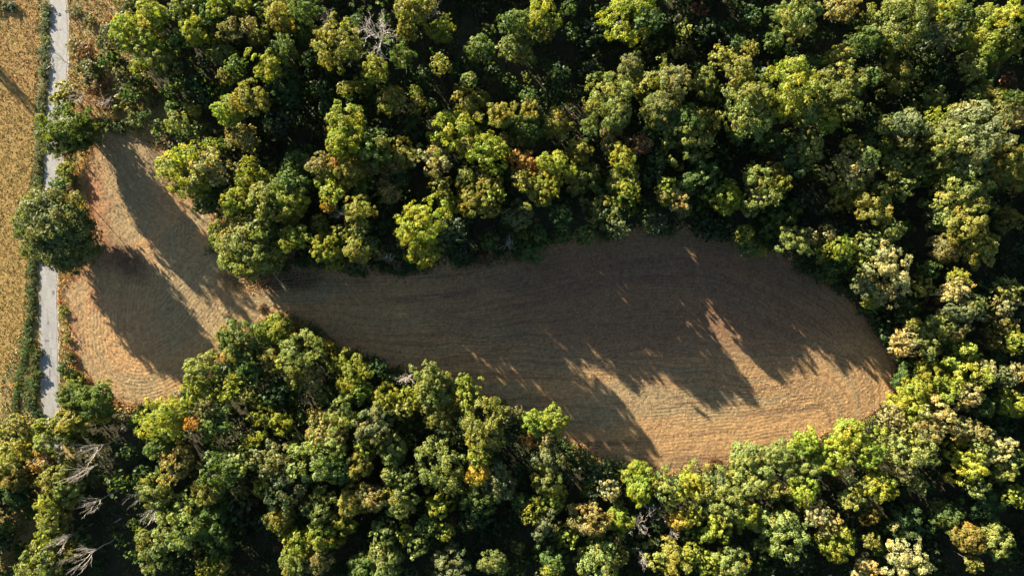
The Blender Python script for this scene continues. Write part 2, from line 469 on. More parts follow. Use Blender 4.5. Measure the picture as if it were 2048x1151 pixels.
def weeds():
    """dry grass and weeds: the scrub at the head of the field, the road verges, the fringe of the cut field"""
    rr = np.random.default_rng(21)
    pts = []
    n = 30000
    py = rr.uniform(-60, 860, n); px = rr.uniform(0, 380, n)
    k = (px > np.interp(py, ys, vl)) & (px < np.interp(py, ys, vr)) & (np.abs(px - road_x(py)) > ROAD_HW + 2.5) & ~inside(FIELD, px, py)
    pts.append((px[k], py[k]))
    # fringe
    f = np.array(FIELD); m = len(f)
    i = rr.integers(0, m, 14000); t = rr.random(14000)[:, None]
    q = f[i] * (1 - t) + f[(i + 1) % m] * t + rr.normal(0, 6.5, (14000, 2)) * (.4 + 1.2 * rr.random((14000, 1)))
    n_v = int(k.sum())
    k2 = (np.abs(q[:, 0] - road_x(q[:, 1])) > ROAD_HW + 4)
    pts.append((q[k2, 0], q[k2, 1]))
    # rank weeds scattered on the dark patch by the neck
    w = rr.uniform((425, 525), (665, 592), (1500, 2)); w = w[inside(WEED, w[:, 0], w[:, 1])]
    pts.append((w[:, 0], w[:, 1]))
    px = np.concatenate([a for a, _ in pts]); py = np.concatenate([b for _, b in pts])
    P = np.stack([gx(px), gy(py), np.full(len(px), .02)], -1)
    a = fbm(px * .035 + 50, py * .035, 4); b = fbm(px * .06, py * .06 + 33, 4)
    tan = np.array([.46, .31, .13]); rust = np.array([.42, .19, .075]); olive = np.array([.26, .22, .07]); green = np.array([.12, .14, .04])
    wr = np.clip((a - .47) * 6, 0, 1)[:, None]; wo_ = np.clip((b - .5) * 6, 0, 1)[:, None]
    c = tan * (1 - wr) + rust * wr
    c = c * (1 - wo_) + olive * wo_
    wg = ((px < road_x(py)) & (rr.random(len(px)) < .55))[:, None]
    c = np.where(wg, green * 1.3, c)
    hh = rr.uniform(.2, .6, len(px)); hh[n_v:] *= 1.8
    o = blades(P, 4, hh, np.full(len(px), .26), .92, c, 22, M_herb, "dry_grass")
    tag(o, "dry tan, rust and olive grass on verges and field fringe", kind="stuff")
weeds()

# ---------------------------------------------------------------- tree crowns: lobes > clumps > leaves
def sphere_noise(r, k=5):
    """a smooth random function on directions"""
    W = r.normal(size=(k, 3)) * r.uniform(1.2, 3.2, (k, 1)); ph = r.uniform(0, 6.28, k)
    return lambda d: np.sin(d @ W.T + ph).sum(1) / k ** .5

def crown_arrays(kind, seed, leaf=0.037, per=30, dens=1.0, least=5):
    """unit crown, about 1 in radius, z -0.75..1: an uneven envelope > boughs > clumps > leaves"""
    r = np.random.default_rng(seed)
    # boughs: n, radius range, how far out, unevenness of the envelope
    nb, rb, out, une = {"lobed": (38, (.17, .29), (.50, .88), .15), "cluster": (54, (.12, .20), (.58, .96), .14), "ragged": (30, (.13, .26), (.40, 1.0), .26),
                        "dome": (60, (.16, .24), (.70, .88), .05), "plume": (40, (.14, .26), (.45, .95), .16), "spread": (22, (.22, .36), (.45, .9), .20),
                        "oak": (150, (.10, .17), (.74, .97), .07), "bushy": (95, (.11, .20), (.58, 1.02), .20), "broad": (70, (.12, .21), (.56, 1.0), .16)}[kind]
    env = sphere_noise(r)
    ga = np.arange(nb); zz = 1 - (ga + .5) / nb * 1.38
    az = ga * 2.39996 + r.normal(0, .35, nb); zz = np.clip(zz + r.normal(0, .09, nb), -.55, .99)
    hr = np.sqrt(1 - zz ** 2)
    bd = np.stack([hr * np.cos(az), hr * np.sin(az), zz], -1)
    be = 1 + une * env(bd) + r.normal(0, une * .35, nb)
    rad = r.uniform(*rb, nb)
    bc = bd * (r.uniform(*out, nb) * be)[:, None]
    if kind == "spread": bc[:, 2] *= .7
    core = np.array([[0, 0, -.08, .42], [.12, -.1, .12, .34]])
    if kind == "bushy": core = np.array([[0, 0, 0, .61], [.1, -.1, -.1, .62]])
    if kind == "oak": core = np.array([[0, 0, 0, .80], [0, 0, 0, .72], [0, 0, -.1, .62], [0, 0, 0, .84]])
    L = np.concatenate([np.concatenate([bc, rad[:, None]], 1), core])
    rel = 1.25 if kind in ("lobed", "spread") else 1.0
    # clumps on each bough's outer side
    cp, cdir, cb = [], [], []
    for i, (x, y, z, q) in enumerate(L):
        n = max(least, int((10 if q < .4 else 26) * (q / .22) ** 1.3 * dens)) if q < .6 else int(420 * dens)
        d = r.normal(size=(n, 3)); d /= np.linalg.norm(d, axis=1)[:, None]
        o = np.array([x, y, z]); o = o / (np.linalg.norm(o) + 1e-6)
        d = d + o * .55 + np.array([0, 0, .25]); d /= np.linalg.norm(d, axis=1)[:, None]
        cp.append(np.array([x, y, z]) + d * (q * r.uniform(.7, 1.08, n))[:, None]); cdir.append(d); cb.append(np.full(n, i))
    cp = np.concatenate(cp); kd = np.concatenate(cdir); cb = np.concatenate(cb)
    n = len(cp)
    crad = r.uniform(.055, .105, n) * (1.2 if kind != "plume" else .9)
    bt = r.normal(0, .09, len(L)); bh = r.normal(0, .08, len(L)) + .11 * sphere_noise(r, 3)(L[:, :3] / (np.linalg.norm(L[:, :3], axis=1)[:, None] + .01))
    bh = np.clip(bh, -.07, .3)
    bh[r.random(len(L)) < .04] += .20          # a bough that has begun to turn
    cl_t = bt[cb] + r.normal(0, .06, n); cl_h = bh[cb] + r.normal(0, .04, n)
    N_ = n * per
    ci = np.repeat(np.arange(n), per)
    dd = r.normal(size=(N_, 3)); dd /= np.linalg.norm(dd, axis=1)[:, None]
    dd = dd + kd[ci] * .6; dd /= np.linalg.norm(dd, axis=1)[:, None]
    c = cp[ci] + dd * (crad[ci] * r.uniform(.4, 1.1, N_))[:, None]
    nrm = kd[ci] * .75 + dd * .35 + r.normal(0, .36, (N_, 3)); nrm /= np.linalg.norm(nrm, axis=1)[:, None]
    t = np.cross(nrm, r.normal(size=(N_, 3))); t /= np.linalg.norm(t, axis=1)[:, None] + 1e-9
    b = np.cross(nrm, t)
    a_ = (leaf * r.uniform(.7, 1.3, N_))[:, None]; b_ = a_ * r.uniform(.5, .8, (N_, 1))
    V = np.stack([c - t * a_, c + b * b_ + nrm * a_ * .12, c + t * a_, c - b * b_ + nrm * a_ * .12], 1).reshape(-1, 3)
    v = np.clip(1 + cl_t[ci] + r.normal(0, .07, N_), .5, 1.6); hsh = cl_h[ci] + r.normal(0, .04, N_)
    col3 = np.stack([v * (1 + hsh), v, v * (1 - hsh)], -1)
    return V, np.repeat(col3, 4, 0)

KINDS = {}
def crown_mesh(kind, seed, **k):
    V, C = crown_arrays(kind, seed, **k)
    F = np.arange(len(V)).reshape(-1, 4)
    return mesh_np("crown_" + kind, V, F, M_leaf, np.clip(C, .3, 2))
KINDS["lobed"] = [crown_mesh("lobed", 100 + i, leaf=.039, per=26) for i in range(5)]
KINDS["cluster"] = [crown_mesh("cluster", 150 + i, leaf=.04, per=24) for i in range(4)]
KINDS["ragged"] = [crown_mesh("ragged", 200 + i) for i in range(5)]
KINDS["spread"] = [crown_mesh("spread", 250 + i) for i in range(4)]
KINDS["dome"] = [crown_mesh("dome", 300 + i, leaf=.045) for i in range(2)]
KINDS["oak"] = [crown_mesh("oak", 350 + i, leaf=.035, per=15) for i in range(2)]
KINDS["broad"] = [crown_mesh("broad", 370 + i, leaf=.038, per=18) for i in range(3)]
KINDS["bushy"] = [crown_mesh("bushy", 390 + i, leaf=.036, per=20) for i in range(2)]
KINDS["plume"] = [crown_mesh("plume", 400 + i, leaf=.045, per=12) for i in range(4)]

def tube(pts, radii, sides=5):
    """a tapering tube through points: V, F"""
    pts = np.array(pts, float); n = len(pts)
    V, F = [], []
    for i in range(n):
        d = pts[min(i + 1, n - 1)] - pts[max(i - 1, 0)]; d /= np.linalg.norm(d) + 1e-9
        u = np.cross(d, (0.31, 0.83, 0.12)); u /= np.linalg.norm(u) + 1e-9; w = np.cross(d, u)
        for s in range(sides):
            a = 2 * math.pi * s / sides
            V.append(pts[i] + radii[i] * (math.cos(a) * u + math.sin(a) * w))
    for i in range(n - 1):
        for s in range(sides):
            F.append((i * sides + s, i * sides + (s + 1) % sides, (i + 1) * sides + (s + 1) % sides, (i + 1) * sides + s))
    return V, F

def join_tubes(tubes, name, mat):
    V, F = [], []
    for v, f in tubes:
        o = len(V); V += list(v); F += [tuple(i + o for i in q) for q in f]
    return mesh_np(name, np.array(V), np.array(F), mat, smooth=True)

def trunk_mesh(seed):
    """unit height, limbs reaching up into the crown"""
    r = np.random.default_rng(seed); T = []
    bx, by = r.uniform(-.015, .015, 2)
    main = [(0, 0, -.01), (bx * .3, by * .3, .02), (bx, by, .3), (bx * 1.6, by * 1.2, .55), (bx * 2, by * 2, .82)]
    T.append(tube(main, [.026, .019, .015, .011, .003], 7))
    for i in range(6):
        az = i * 1.05 + r.uniform(-.3, .3); z0 = r.uniform(.36, .62); ln = r.uniform(.16, .26)
        p0 = np.array([bx * 1.3, by * 1.2, z0]); d = np.array([math.cos(az), math.sin(az), 0])
        T.append(tube([p0, p0 + d * ln * .45 + (0, 0, ln * .35), p0 + d * ln * .9 + (0, 0, ln * .95)], [.008, .006, .002], 5))
    return join_tubes(T, "trunk", M_bark)
TRUNKS = [trunk_mesh(500 + i) for i in range(4)]

# base leaf colours (the leaf's own; D is darkened as for crowns in shade)
COLS = {
    'y': (.148, .172, .024), 'l': (.132, .172, .022), 'g': (.064, .102, .026), 'd': (.036, .066, .022), 'D': (.036, .056, .026),
    'p': (.120, .145, .040), 'P': (.112, .130, .056), 'o': (.140, .142, .030), 't': (.146, .136, .050), 'r': (.240, .138, .036),
    'w': (.215, .205, .090), 'G': (.240, .185, .028), 'n': (.135, .082, .042), 'm': (.058, .080, .016), 'k': (.080, .094, .026), 'q': (.108, .126, .032), 'v': (.140, .168, .024), 'b': (.118, .104, .024),
}
CNAME = {'y': 'yellow-green', 'l': 'bright lime', 'g': 'mid green', 'd': 'dark green', 'D': 'dusky grey-green', 'p': 'pale olive green', 'P': 'silvery grey-green',
         'o': 'olive gold', 't': 'tan brown', 'r': 'orange', 'w': 'cream-tipped', 'G': 'golden yellow', 'n': 'rust brown', 'm': 'dark yellow-green', 'k': 'dark olive', 'q': 'olive green', 'v': 'yellow lime', 'b': 'bronze'}
SHAPES = {'y': ("lobed", "ragged", "cluster", "spread"), 'l': ("lobed", "cluster"), 'g': ("lobed", "ragged", "cluster"), 'd': ("spread", "ragged"), 'D': ("cluster", "ragged"),
          'p': ("lobed", "cluster", "cluster", "ragged", "spread"), 'P': ("cluster", "spread"), 'o': ("lobed", "ragged", "cluster", "spread"), 't': ("plume", "lobed"), 'r': ("lobed", "plume"),
          'w': ("plume", "ragged"), 'G': ("lobed",), 'n': ("plume",), 'm': ("lobed",), 'k': ("dome",), 'q': ("dome",), 'v': ("plume",), 'b': ("dome",)}

# ---------------------------------------------------------------- the trees that show: (x, y, radius in the enlarged tile, colour, height)
TILES = {
(0, 0): """1065 55 50 p 18;900 80 80 y 20;740 175 85 y 20;870 225 105 y 21;820 400 45 y 12;975 360 80 p 18;1065 400 60 d 14;1060 240 60 g 18;1165 180 85 y 19;1230 95 70 g 18;1160 20 60 g 18;1310 10 75 y 20;
1440 20 60 y 19;1370 165 70 t 19;1490 140 45 t 18;1520 230 45 o 20;1315 310 80 p 19;1410 400 65 g 16;1345 455 50 o 16;1340 525 45 g 15;1365 655 85 l 22;1475 590 90 o 22;1450 820 95 t 20;1255 880 50 l 14;1335 870 35 g 13;
1060 740 75 p 14;1160 800 50 p 12;1030 650 55 g 12;1150 660 55 o 13;1160 500 80 d 14;1240 590 60 d 13;1085 975 125 v 21;1235 1010 125 w 20;1150 1080 105 y 20;1490 980 45 y 17;1480 1090 75 y 19;402 790 135 m 17""",
(512, 0): """150 90 95 o 21;30 200 55 o 20;70 400 95 y 22;160 290 70 g 19;170 540 110 d 17;30 600 45 o 17;310 180 75 g 17;480 260 115 o 20;320 350 50 d 14;430 390 60 g 14;870 330 85 g 18;930 50 100 o 20;1090 180 75 y 20;
900 190 60 o 17;1115 385 60 o 18;1340 280 80 g 16;710 410 75 y 20;640 510 65 y 19;540 520 50 o 17;400 540 60 d 13;410 640 50 d 12;810 600 75 o 16;960 545 40 y 13;970 620 60 o 16;1060 630 40 g 14;1100 725 60 t 17;1290 630 105 o 21;
1460 690 90 o 21;1275 470 50 p 16;1180 790 120 y 21;1260 860 60 o 19;1390 900 100 l 22;1060 950 110 w 20;1255 1050 50 p 16;920 780 95 d 14;120 750 85 D 14;540 740 105 y 23;520 860 95 l 23;690 880 100 g 18;760 850 40 o 20;
870 930 95 o 20;830 990 80 t 19;380 990 80 t 19;480 970 40 r 19;560 1020 80 o 18;440 1090 95 y 20;690 1000 50 t 18;640 1110 80 g 19;220 1000 80 g 16;210 1110 90 g 18;60 1100 80 y 19;870 1080 60 d 14;790 1120 70 t 18;1100 1120 60 o 18;
1290 1130 80 o 18;1400 1110 70 o 18;1000 450 60 d 12;1510 130 50 g 18;1500 290 60 p 18;600 120 50 d 14;290 40 80 g 16;1490 850 60 t 17""",
(1024, 0): """50 140 85 g 18;170 90 100 y 19;200 190 50 o 17;50 290 80 p 18;350 50 50 g 14;470 200 80 D 11;730 70 150 y 21;830 120 80 d 18;1000 130 80 D 11;1160 170 75 D 11;1450 100 70 d 15;275 450 70 d 15;100 570 50 g 14;
470 420 75 D 12;260 540 70 d 13;720 390 75 P 20;830 500 150 p 23;990 480 90 P 22;590 580 120 p 22;640 690 80 p 20;1160 500 75 p 17;1265 340 60 o 20;1375 420 80 o 20;1430 290 45 o 19;1420 650 140 p 23;1440 545 70 o 24;1360 800 60 g 18;
1185 720 70 o 20;100 660 80 o 18;90 770 90 g 17;255 745 80 o 18;470 760 70 g 16;600 780 70 t 17;590 870 50 t 17;770 860 70 n 18;660 950 75 y 20;690 1040 70 p 20;890 650 90 k 19;910 760 90 g 19;1060 840 130 p 21;1030 720 90 g 20;
880 960 60 d 16;400 900 75 o 18;265 980 95 y 20;60 960 75 r 20;130 1010 55 r 19;60 1080 60 o 19;190 1110 80 y 19;430 1060 100 p 20;620 1110 80 p 19;700 1130 60 y 18;930 1120 55 y 17;850 1030 70 d 15;1080 960 80 d 16;1140 1060 100 g 18;
1040 1100 50 o 17;1490 1080 90 p 19;1300 1130 55 l 15;1370 260 50 d 15;1180 420 40 g 14;1500 850 60 g 17""",
(1536, 0): """80 90 70 g 18;200 80 110 p 20;230 200 70 D 14;40 240 60 g 15;460 40 90 t 17;820 110 140 p 23;940 60 70 o 21;600 230 80 g 17;760 260 70 g 17;450 330 70 o 18;290 400 80 g 13;990 190 60 P 17;1080 190 75 P 19;1080 50 70 y 18;
1170 50 60 g 18;1290 110 65 p 19;1450 90 100 y 21;1300 260 100 y 21;1450 260 75 y 21;1440 190 50 p 19;1360 370 50 o 19;1245 410 70 p 18;1040 450 70 d 14;1000 300 80 D 14;150 510 130 y 22;430 490 120 p 22;380 580 110 p 21;640 450 60 g 17;
780 450 90 o 19;230 680 80 p 20;360 710 70 y 19;510 650 60 p 17;40 600 50 o 20;1000 610 80 p 18;1345 590 85 o 20;1240 580 50 g 17;1020 710 60 l 20;860 740 105 P 21;720 750 60 p 20;640 750 50 d 16;1230 800 165 P 23;1260 690 70 P 22;
1100 830 80 p 21;1100 930 70 p 20;1480 690 80 w 21;1490 590 45 g 19;250 880 80 p 19;40 830 45 g 17;160 940 90 d 16;500 870 60 o 18;610 850 60 g 17;710 860 40 y 18;800 880 80 p 20;770 990 75 p 19;980 940 85 o 19;520 1020 125 w 21;620 930 55 g 19;
490 1100 80 p 19;890 1040 70 p 18;1180 1060 130 p 21;1430 960 100 o 19;1480 1050 80 o 18;40 1030 60 o 17;60 1110 70 y 17;810 1130 60 p 17;1020 1080 50 y 16;1320 1100 60 g 17;680 1120 50 g 16""",
(0, 384): """312 225 208 k 16;1230 60 70 g 15;1400 60 80 y 18;1488 303 185 q 19;1200 1060 95 p 17;1420 890 110 g 18;1345 860 50 o 15;1350 990 40 r 15;1400 960 75 o 17;1460 1060 95 g 16;1400 1130 50 y 15""",
(512, 384): """50 50 110 p 20;210 60 90 y 19;200 150 70 o 18;60 190 90 g 18;230 270 75 y 17;180 340 60 n 13;430 80 40 G 15;380 180 45 o 14;450 5 60 y 20;600 110 90 o 20;610 230 50 p 18;410 330 75 y 17;480 380 75 y 17;520 250 60 o 17;600 340 80 o 17;
680 310 60 g 16;600 420 60 P 12;730 370 45 t 11;990 190 120 y 21;1000 360 90 y 18;880 310 40 t 12;1150 60 70 y 18;1310 50 85 o 18;1410 110 50 o 17;1430 20 60 y 18;1400 300 60 g 11;1510 140 40 P 14;800 20 60 t 18;1170 240 80 D 10;760 200 60 d 14;
110 830 90 y 17;30 830 50 l 16;250 960 115 p 18;430 940 50 G 11;90 1000 70 o 16;230 1100 70 o 15;330 1110 70 t 14;470 1040 50 y 13;570 1090 100 y 17;720 1060 60 d 9;800 1130 50 g 8;1030 1110 90 p 18;1240 1140 50 l 16""",
(1024, 384): """50 140 70 P 14;160 20 80 o 18;290 140 60 d 13;70 250 50 o 8;160 250 60 g 10;110 350 70 g 8;290 250 50 g 8;430 260 60 g 8;570 60 120 p 20;700 50 70 y 19;640 220 60 P 13;990 50 80 w 19;1030 110 50 p 18;930 30 50 y 18;1290 40 80 l 16;
1440 80 70 p 18;1480 30 60 w 19;1400 240 60 y 14;1420 320 60 g 11;1490 355 35 y 10;1170 200 80 D 9;880 180 70 D 8""",
(1536, 384): """30 30 50 p 18;120 110 90 g 15;220 30 60 D 16;460 20 80 o 18;650 90 110 o 20;1150 70 140 p 22;1200 180 110 o 20;1440 160 70 o 18;1000 130 60 D 15;50 190 80 g 13;160 290 80 p 16;260 270 60 t 17;370 250 55 w 16;460 345 70 l 16;340 340 60 y 15;
400 420 90 g 11;760 240 60 p 19;620 310 70 p 17;690 310 80 g 17;580 420 60 y 13;750 440 110 w 20;600 560 75 P 16;620 660 50 y 13;700 600 80 w 16;970 460 60 g 15;930 560 60 o 15;1060 350 80 t 17;1280 350 90 o 18;1150 510 50 y 18;1130 590 85 w 19;
1180 720 100 P 20;1250 680 60 p 19;1440 590 70 p 18;1440 670 60 w 17;830 710 70 g 12;740 850 70 d 9;880 790 40 o 17;840 900 90 w 16;960 890 90 p 17;1030 810 80 p 18;1130 850 45 t 17;1420 800 70 b 15;1350 880 70 b 15;1500 890 70 y 18;
1150 1060 140 y 18;980 1100 80 y 16;1320 1070 50 w 18;1290 1120 50 t 17;1430 1110 70 P 16;1510 1080 50 w 17;840 1080 80 g 9""",
(0, 768): """90 260 70 t 11;80 440 110 o 15;100 560 80 b 14;80 680 90 d 13;420 80 75 m 13;560 100 100 g 14;600 190 50 y 10;250 260 60 y 14;310 320 110 p 15;430 230 100 o 15;250 470 70 r 14;330 560 100 o 16;380 640 100 p 16;300 720 90 y 16;
300 810 80 o 15;290 900 70 y 14;440 1000 60 o 13;230 1070 120 p 16;560 560 60 g 9;960 230 120 y 18;1160 240 50 r 17;1280 230 90 g 17;1230 150 60 t 17;1170 50 90 y 17;950 370 80 g 16;1050 490 110 t 18;930 640 100 p 17;1330 520 120 g 18;
1230 650 80 o 17;1090 850 130 p 18;930 1000 110 p 17;1250 850 110 g 15;1300 950 80 g 15;1330 1090 60 o 14;1260 1110 70 y 15;1490 70 40 o 15;1510 350 45 y 14;1380 60 70 y 16;1440 470 70 p 17""",
(512, 768): """30 180 70 y 15;140 240 90 y 16;120 60 80 d 14;410 70 55 g 13;370 210 60 b 14;600 40 80 l 16;780 90 75 y 16;880 150 60 o 16;940 80 70 y 16;1060 60 100 p 18;1270 60 75 y 17;1230 110 60 o 15;520 190 100 p 19;430 310 120 t 19;
380 430 150 p 19;500 520 80 g 18;700 260 110 P 20;650 390 60 y 17;620 490 80 o 18;820 390 90 p 18;800 550 60 p 18;90 460 110 P 18;180 640 120 D 17;40 620 60 y 14;570 700 90 o 18;700 690 80 t 18;860 690 100 p 18;380 740 100 p 17;
140 820 90 o 17;510 840 90 y 15;380 920 80 y 17;250 970 90 y 17;230 1080 90 p 17;370 1050 80 t 16;900 570 60 p 18;1090 480 130 p 19;1080 200 90 o 18;1090 720 90 y 16;1190 620 50 p 17;1360 230 120 o 20;1400 330 110 o 20;1330 430 70 y 19;
1340 540 65 G 18;1490 200 60 P 15;1440 590 110 P 18;1350 690 100 g 17;1310 790 90 d 14;760 900 70 p 16;900 900 60 y 15;960 960 70 p 15;1140 890 60 y 15;1030 840 70 g 16;780 1060 110 p 17;640 1100 80 g 15;1170 1090 100 P 17;1430 1080 80 p 17""",
(1024, 768): """30 190 50 P 13;30 300 60 d 12;130 240 75 l 15;250 220 80 y 16;100 340 55 r 14;210 340 70 t 15;200 450 95 P 17;200 570 90 p 17;240 690 80 y 16;110 780 60 y 16;190 850 85 P 17;40 700 60 g 14;330 920 60 y 14;400 440 60 g 8;470 635 50 y 9;
490 560 80 d 9;600 640 70 w 13;750 540 80 l 13;770 630 90 l 14;920 620 90 p 15;650 820 75 l 14;480 820 110 t 17;630 940 50 t 12;530 1060 120 p 17;650 1050 60 o 15;240 1050 90 g 15;230 1130 60 y 15;1010 820 60 G 13;1080 610 100 y 14;1090 790 60 y 14;
1230 640 120 p 15;1300 750 110 p 16;1240 860 90 y 15;1420 800 80 y 15;1400 450 90 p 13;1450 570 110 p 14;1100 930 70 d 10;950 1050 110 o 16;1070 1020 60 y 15;1170 1080 70 y 14;1320 1090 100 p 16""",
(1536, 768): """80 430 85 p 15;230 350 80 l 15;190 500 90 p 15;210 630 90 l 15;40 650 60 o 15;390 430 100 l 16;510 300 120 y 16;620 420 90 l 16;870 130 110 y 16;760 200 70 w 15;1010 170 140 w 18;900 60 80 y 16;1080 40 80 y 17;1220 70 65 w 19;
1310 140 70 g 16;1490 120 80 y 17;860 380 130 p 18;980 290 80 t 18;1180 260 80 t 17;1280 300 60 t 18;1290 380 70 p 18;1390 400 90 w 18;1210 480 110 y 19;1260 620 60 p 17;1420 520 80 p 17;900 600 60 p 15;830 510 70 t 16;660 620 90 y 16;
500 690 80 p 14;850 840 120 d 13;1080 800 90 g 14;300 780 70 w 16;370 840 70 w 16;90 890 130 p 17;420 950 110 y 17;630 945 50 o 14;610 790 60 b 12;840 1040 110 w 18;600 1110 80 w 16;1220 930 80 b 18;1380 950 90 p 18;1240 1075 50 o 16;
1300 720 110 d 14;1490 670 60 y 16;1510 450 50 g 16""",
}
TREES = []
for (ox, oy), txt in TILES.items():
    k = 3.006 if oy == 768 else 2.998
    for row in txt.replace("\n", "").split(";"):
        x, y, r_, c, h = row.split()
        qx, qy, h = ox + float(x) / k, oy + float(y) / k, float(h)
        h *= 1.15
        if qx > 430 and qy < 560 and h > 16: h *= random.choice((.82, .92, 1.0, 1.06, 1.12, 1.2, 1.27))
        TREES.append((qx, qy, float(r_) / k * 1.03, c, h))

# the streaks of sun on the field come through low places in the wood: along each, trees stay under the sun's line
LANES = [(1705, 752, 13), (1606, 742, 10), (1188, 740, 9), (1288, 775, 10), (1405, 608, 5)]
slope = math.tan(R(SUN_EL)) * S; sdx, sdy = -math.sin(R(SUN_AZ)), math.cos(R(SUN_AZ))
for i, (qx, qy, r_, c, h) in enumerate(TREES):
    zc_ = h * .72; bx_ = 1024 + (qx - 1024) * (1 - zc_ / CAM_H); by_ = 575.5 + (qy - 575.5) * (1 - zc_ / CAM_H)
    for lx, ly in ((1562, 874), (1670, 852), (1306, 814), (1290, 890), (1440, 805)):      # where the longest shadows end
        t = (lx - bx_) * sdx + (ly - by_) * sdy
        if 400 < t < 600 and abs((lx - bx_) * sdy - (ly - by_) * sdx) < 13: h = max(h, min(t * slope + .5, 27.5))
    for lx, ly, w in LANES:
        t = (lx - bx_) * sdx + (ly - by_) * sdy
        off = abs((lx - bx_) * sdy - (ly - by_) * sdx)
        if t > 90 and off < w + r_ * .7 and c not in 'mqvw':
            h = min(h, max(t * slope - .6, 6.0))
    TREES[i] = (qx, qy, r_, c, h)

# landmarks that labels refer to, in photograph pixels
LANDMARKS = [
    (760, 65, "the big silver dead tree"), (1045, 325, "the orange tree above the field"), (100, 455, "the great round roadside tree"), (1709, 340, "the cream tree among pale crowns"),
    (1942, 1077, "the bronze ball-shaped tree"), (1815, 1115, "the cream tree at the bottom edge"), (1454, 397, "the lone lime tree over the field"), (1068, 845, "the lime tree on the field's lower edge"),
    (386, 848, "the small orange crown"), (957, 947, "the gold crown in the lower wood"), (1295, 1030, "the bare grey pair"), (1301, 167, "the broadest pale crown"), (455, 218, "the lime tree in the upper wood"),
    (385, 340, "the tree at the field's upper tip"), (1946, 265, "the huge silvery crown"), (1970, 88, "the yellow crowns near the corner"), (1786, 530, "the cream crown past the field's end"),
    (687, 287, "the tall lime tree"), (975, 300, "the lime tree near the orange one"), (180, 960, "the leaning dead trees"), (1800, 860, "the pale crown at the field's corner"), (670, 900, "the tan crown in the lower wood"),
    (1000, 480, "the dead tree by the field"), (1360, 1041, "the golden tree in the lower wood"), (540, 680, "the trees at the field's neck"), (300, 130, "the yellow-green trees by the scrub"),
    (1950, 690, "the bronze tree on the edge"), (1805, 37, "the big pale crown at the top"), (1268, 23, "the bright crown at the top"), (680, 425, "the dead tree above the neck"),
]
DIRN = ["right of", "up-right of", "above", "up-left of", "left of", "down-left of", "below", "down-right of"]
ORD = ["next", "second", "third", "fourth", "fifth", "sixth", "seventh", "eighth", "ninth", "tenth", "eleventh", "twelfth", "thirteenth", "fourteenth", "fifteenth", "sixteenth"]
def size_word(r): return "large" if r >= 36 else ("mid-sized" if r >= 24 else "small")
HAND = {}       # labels written by hand for trees that are landmarks themselves, by nearest pixel
for (x, y), t in {
    (100, 459): "great round dark olive tree leaning its crown over the road below the other", (130, 263): "dark yellow-green tree spreading across the road at the field's upper tip",
    (1044, 320): "bright orange tree standing at the middle of the wood above the field", (1709, 340): "cream and yellow crown with bare twigs, standing among pale green crowns",
    (1942, 1077): "bronze ball-shaped tree with a smooth round crown near the bottom edge", (1815, 1114): "cream pale-leaved tree crossing the bottom edge of the wood",
    (1454, 397): "lone lime gold tree standing clear over the field's upper edge", (1067, 848): "lime tree at the field's lower edge, first of a column of crowns",
    (362, 325): "yellow lime feathery tree bulging over the field's upper tip", (412, 337): "pale cream-tipped half of the broad crown at the field's upper tip",
    (496, 485): "round olive green tree standing over the field's narrow neck", (386, 848): "small bright orange crown tucked among green crowns under the field's rounded end", (958, 948): "gold crown glowing among olive trees in the lower wood",
    (1301, 167): "broadest pale green crown in the wood above the field", (455, 218): "lime tree beside an olive gold crown in the upper wood", (1946, 267): "huge silvery grey-green crown of many lobes near the edge",
    (1002, 479): None, (1360, 1041): "golden yellow tree beside bare grey twigs in the lower wood", (1805, 37): "big pale olive crown crossing the top edge", (1268, 23): "bright yellow-green crown crossing the top edge over dark trees",
    (1786, 531): "cream crown beside the field's blunt end", (685, 287): "tall lime tree lit under a yellow-green neighbour in the upper wood", (976, 300): "lime tree standing up and left of the orange tree",
    (1002, 480): None, (1872, 824): "large cream crown with bare streaks at the field's lower corner",
}.items():
    if t:
        i = min(range(len(TREES)), key=lambda j: (TREES[j][0] - x) ** 2 + (TREES[j][1] - y) ** 2)
        HAND[i] = t

N_SINGLE = 298
H_BRIGHT = {'d': .78, 'D': .7}
order = sorted(range(len(TREES)), key=lambda i: -(TREES[i][2] * H_BRIGHT.get(TREES[i][3], 1.0) * (2 if i in HAND else 1)))
single = set(order[:N_SINGLE])

def make_labels(items):
    """items: (key, x, y, phrase) -> label that singles the thing out by its look and its place from the closest landmark"""
    cells = {}
    for key, x, y, ph in items:
        dl = [((x - a) ** 2 + (y - b) ** 2, i) for i, (a, b, _n) in enumerate(LANDMARKS)]
        d2, li = min(q for q in dl if q[0] > 12 ** 2)
        a, b, nm = LANDMARKS[li]
        s = int(round(math.atan2(-(y - b), x - a) / (math.pi / 4))) % 8
        cells.setdefault((li, s, ph), []).append((d2, key))
    out = {}
    for (li, s, ph), v in cells.items():
        v.sort()
        for k, (_d, key) in enumerate(v):
            if len(v) == 1: out[key] = f"{ph} {DIRN[s]} {LANDMARKS[li][2]}"
            elif k == 0: out[key] = f"{ph} {DIRN[s]} {LANDMARKS[li][2]}, closest one"
            else: out[key] = f"{ph} {DIRN[s]} {LANDMARKS[li][2]}, {ORD[k]} one out"
    return out
labels = make_labels([(i, TREES[i][0], TREES[i][1], f"{size_word(TREES[i][2])} {CNAME[TREES[i][3]]} tree") for i in single if i not in HAND])
labels = {i: (t if len(t.split()) <= 16 else t.replace("mid-sized ", "").replace("dusky ", "").replace("in the lower wood", "low down")) for i, t in labels.items()}
labels.update({i: t for i, t in HAND.items() if i in single})

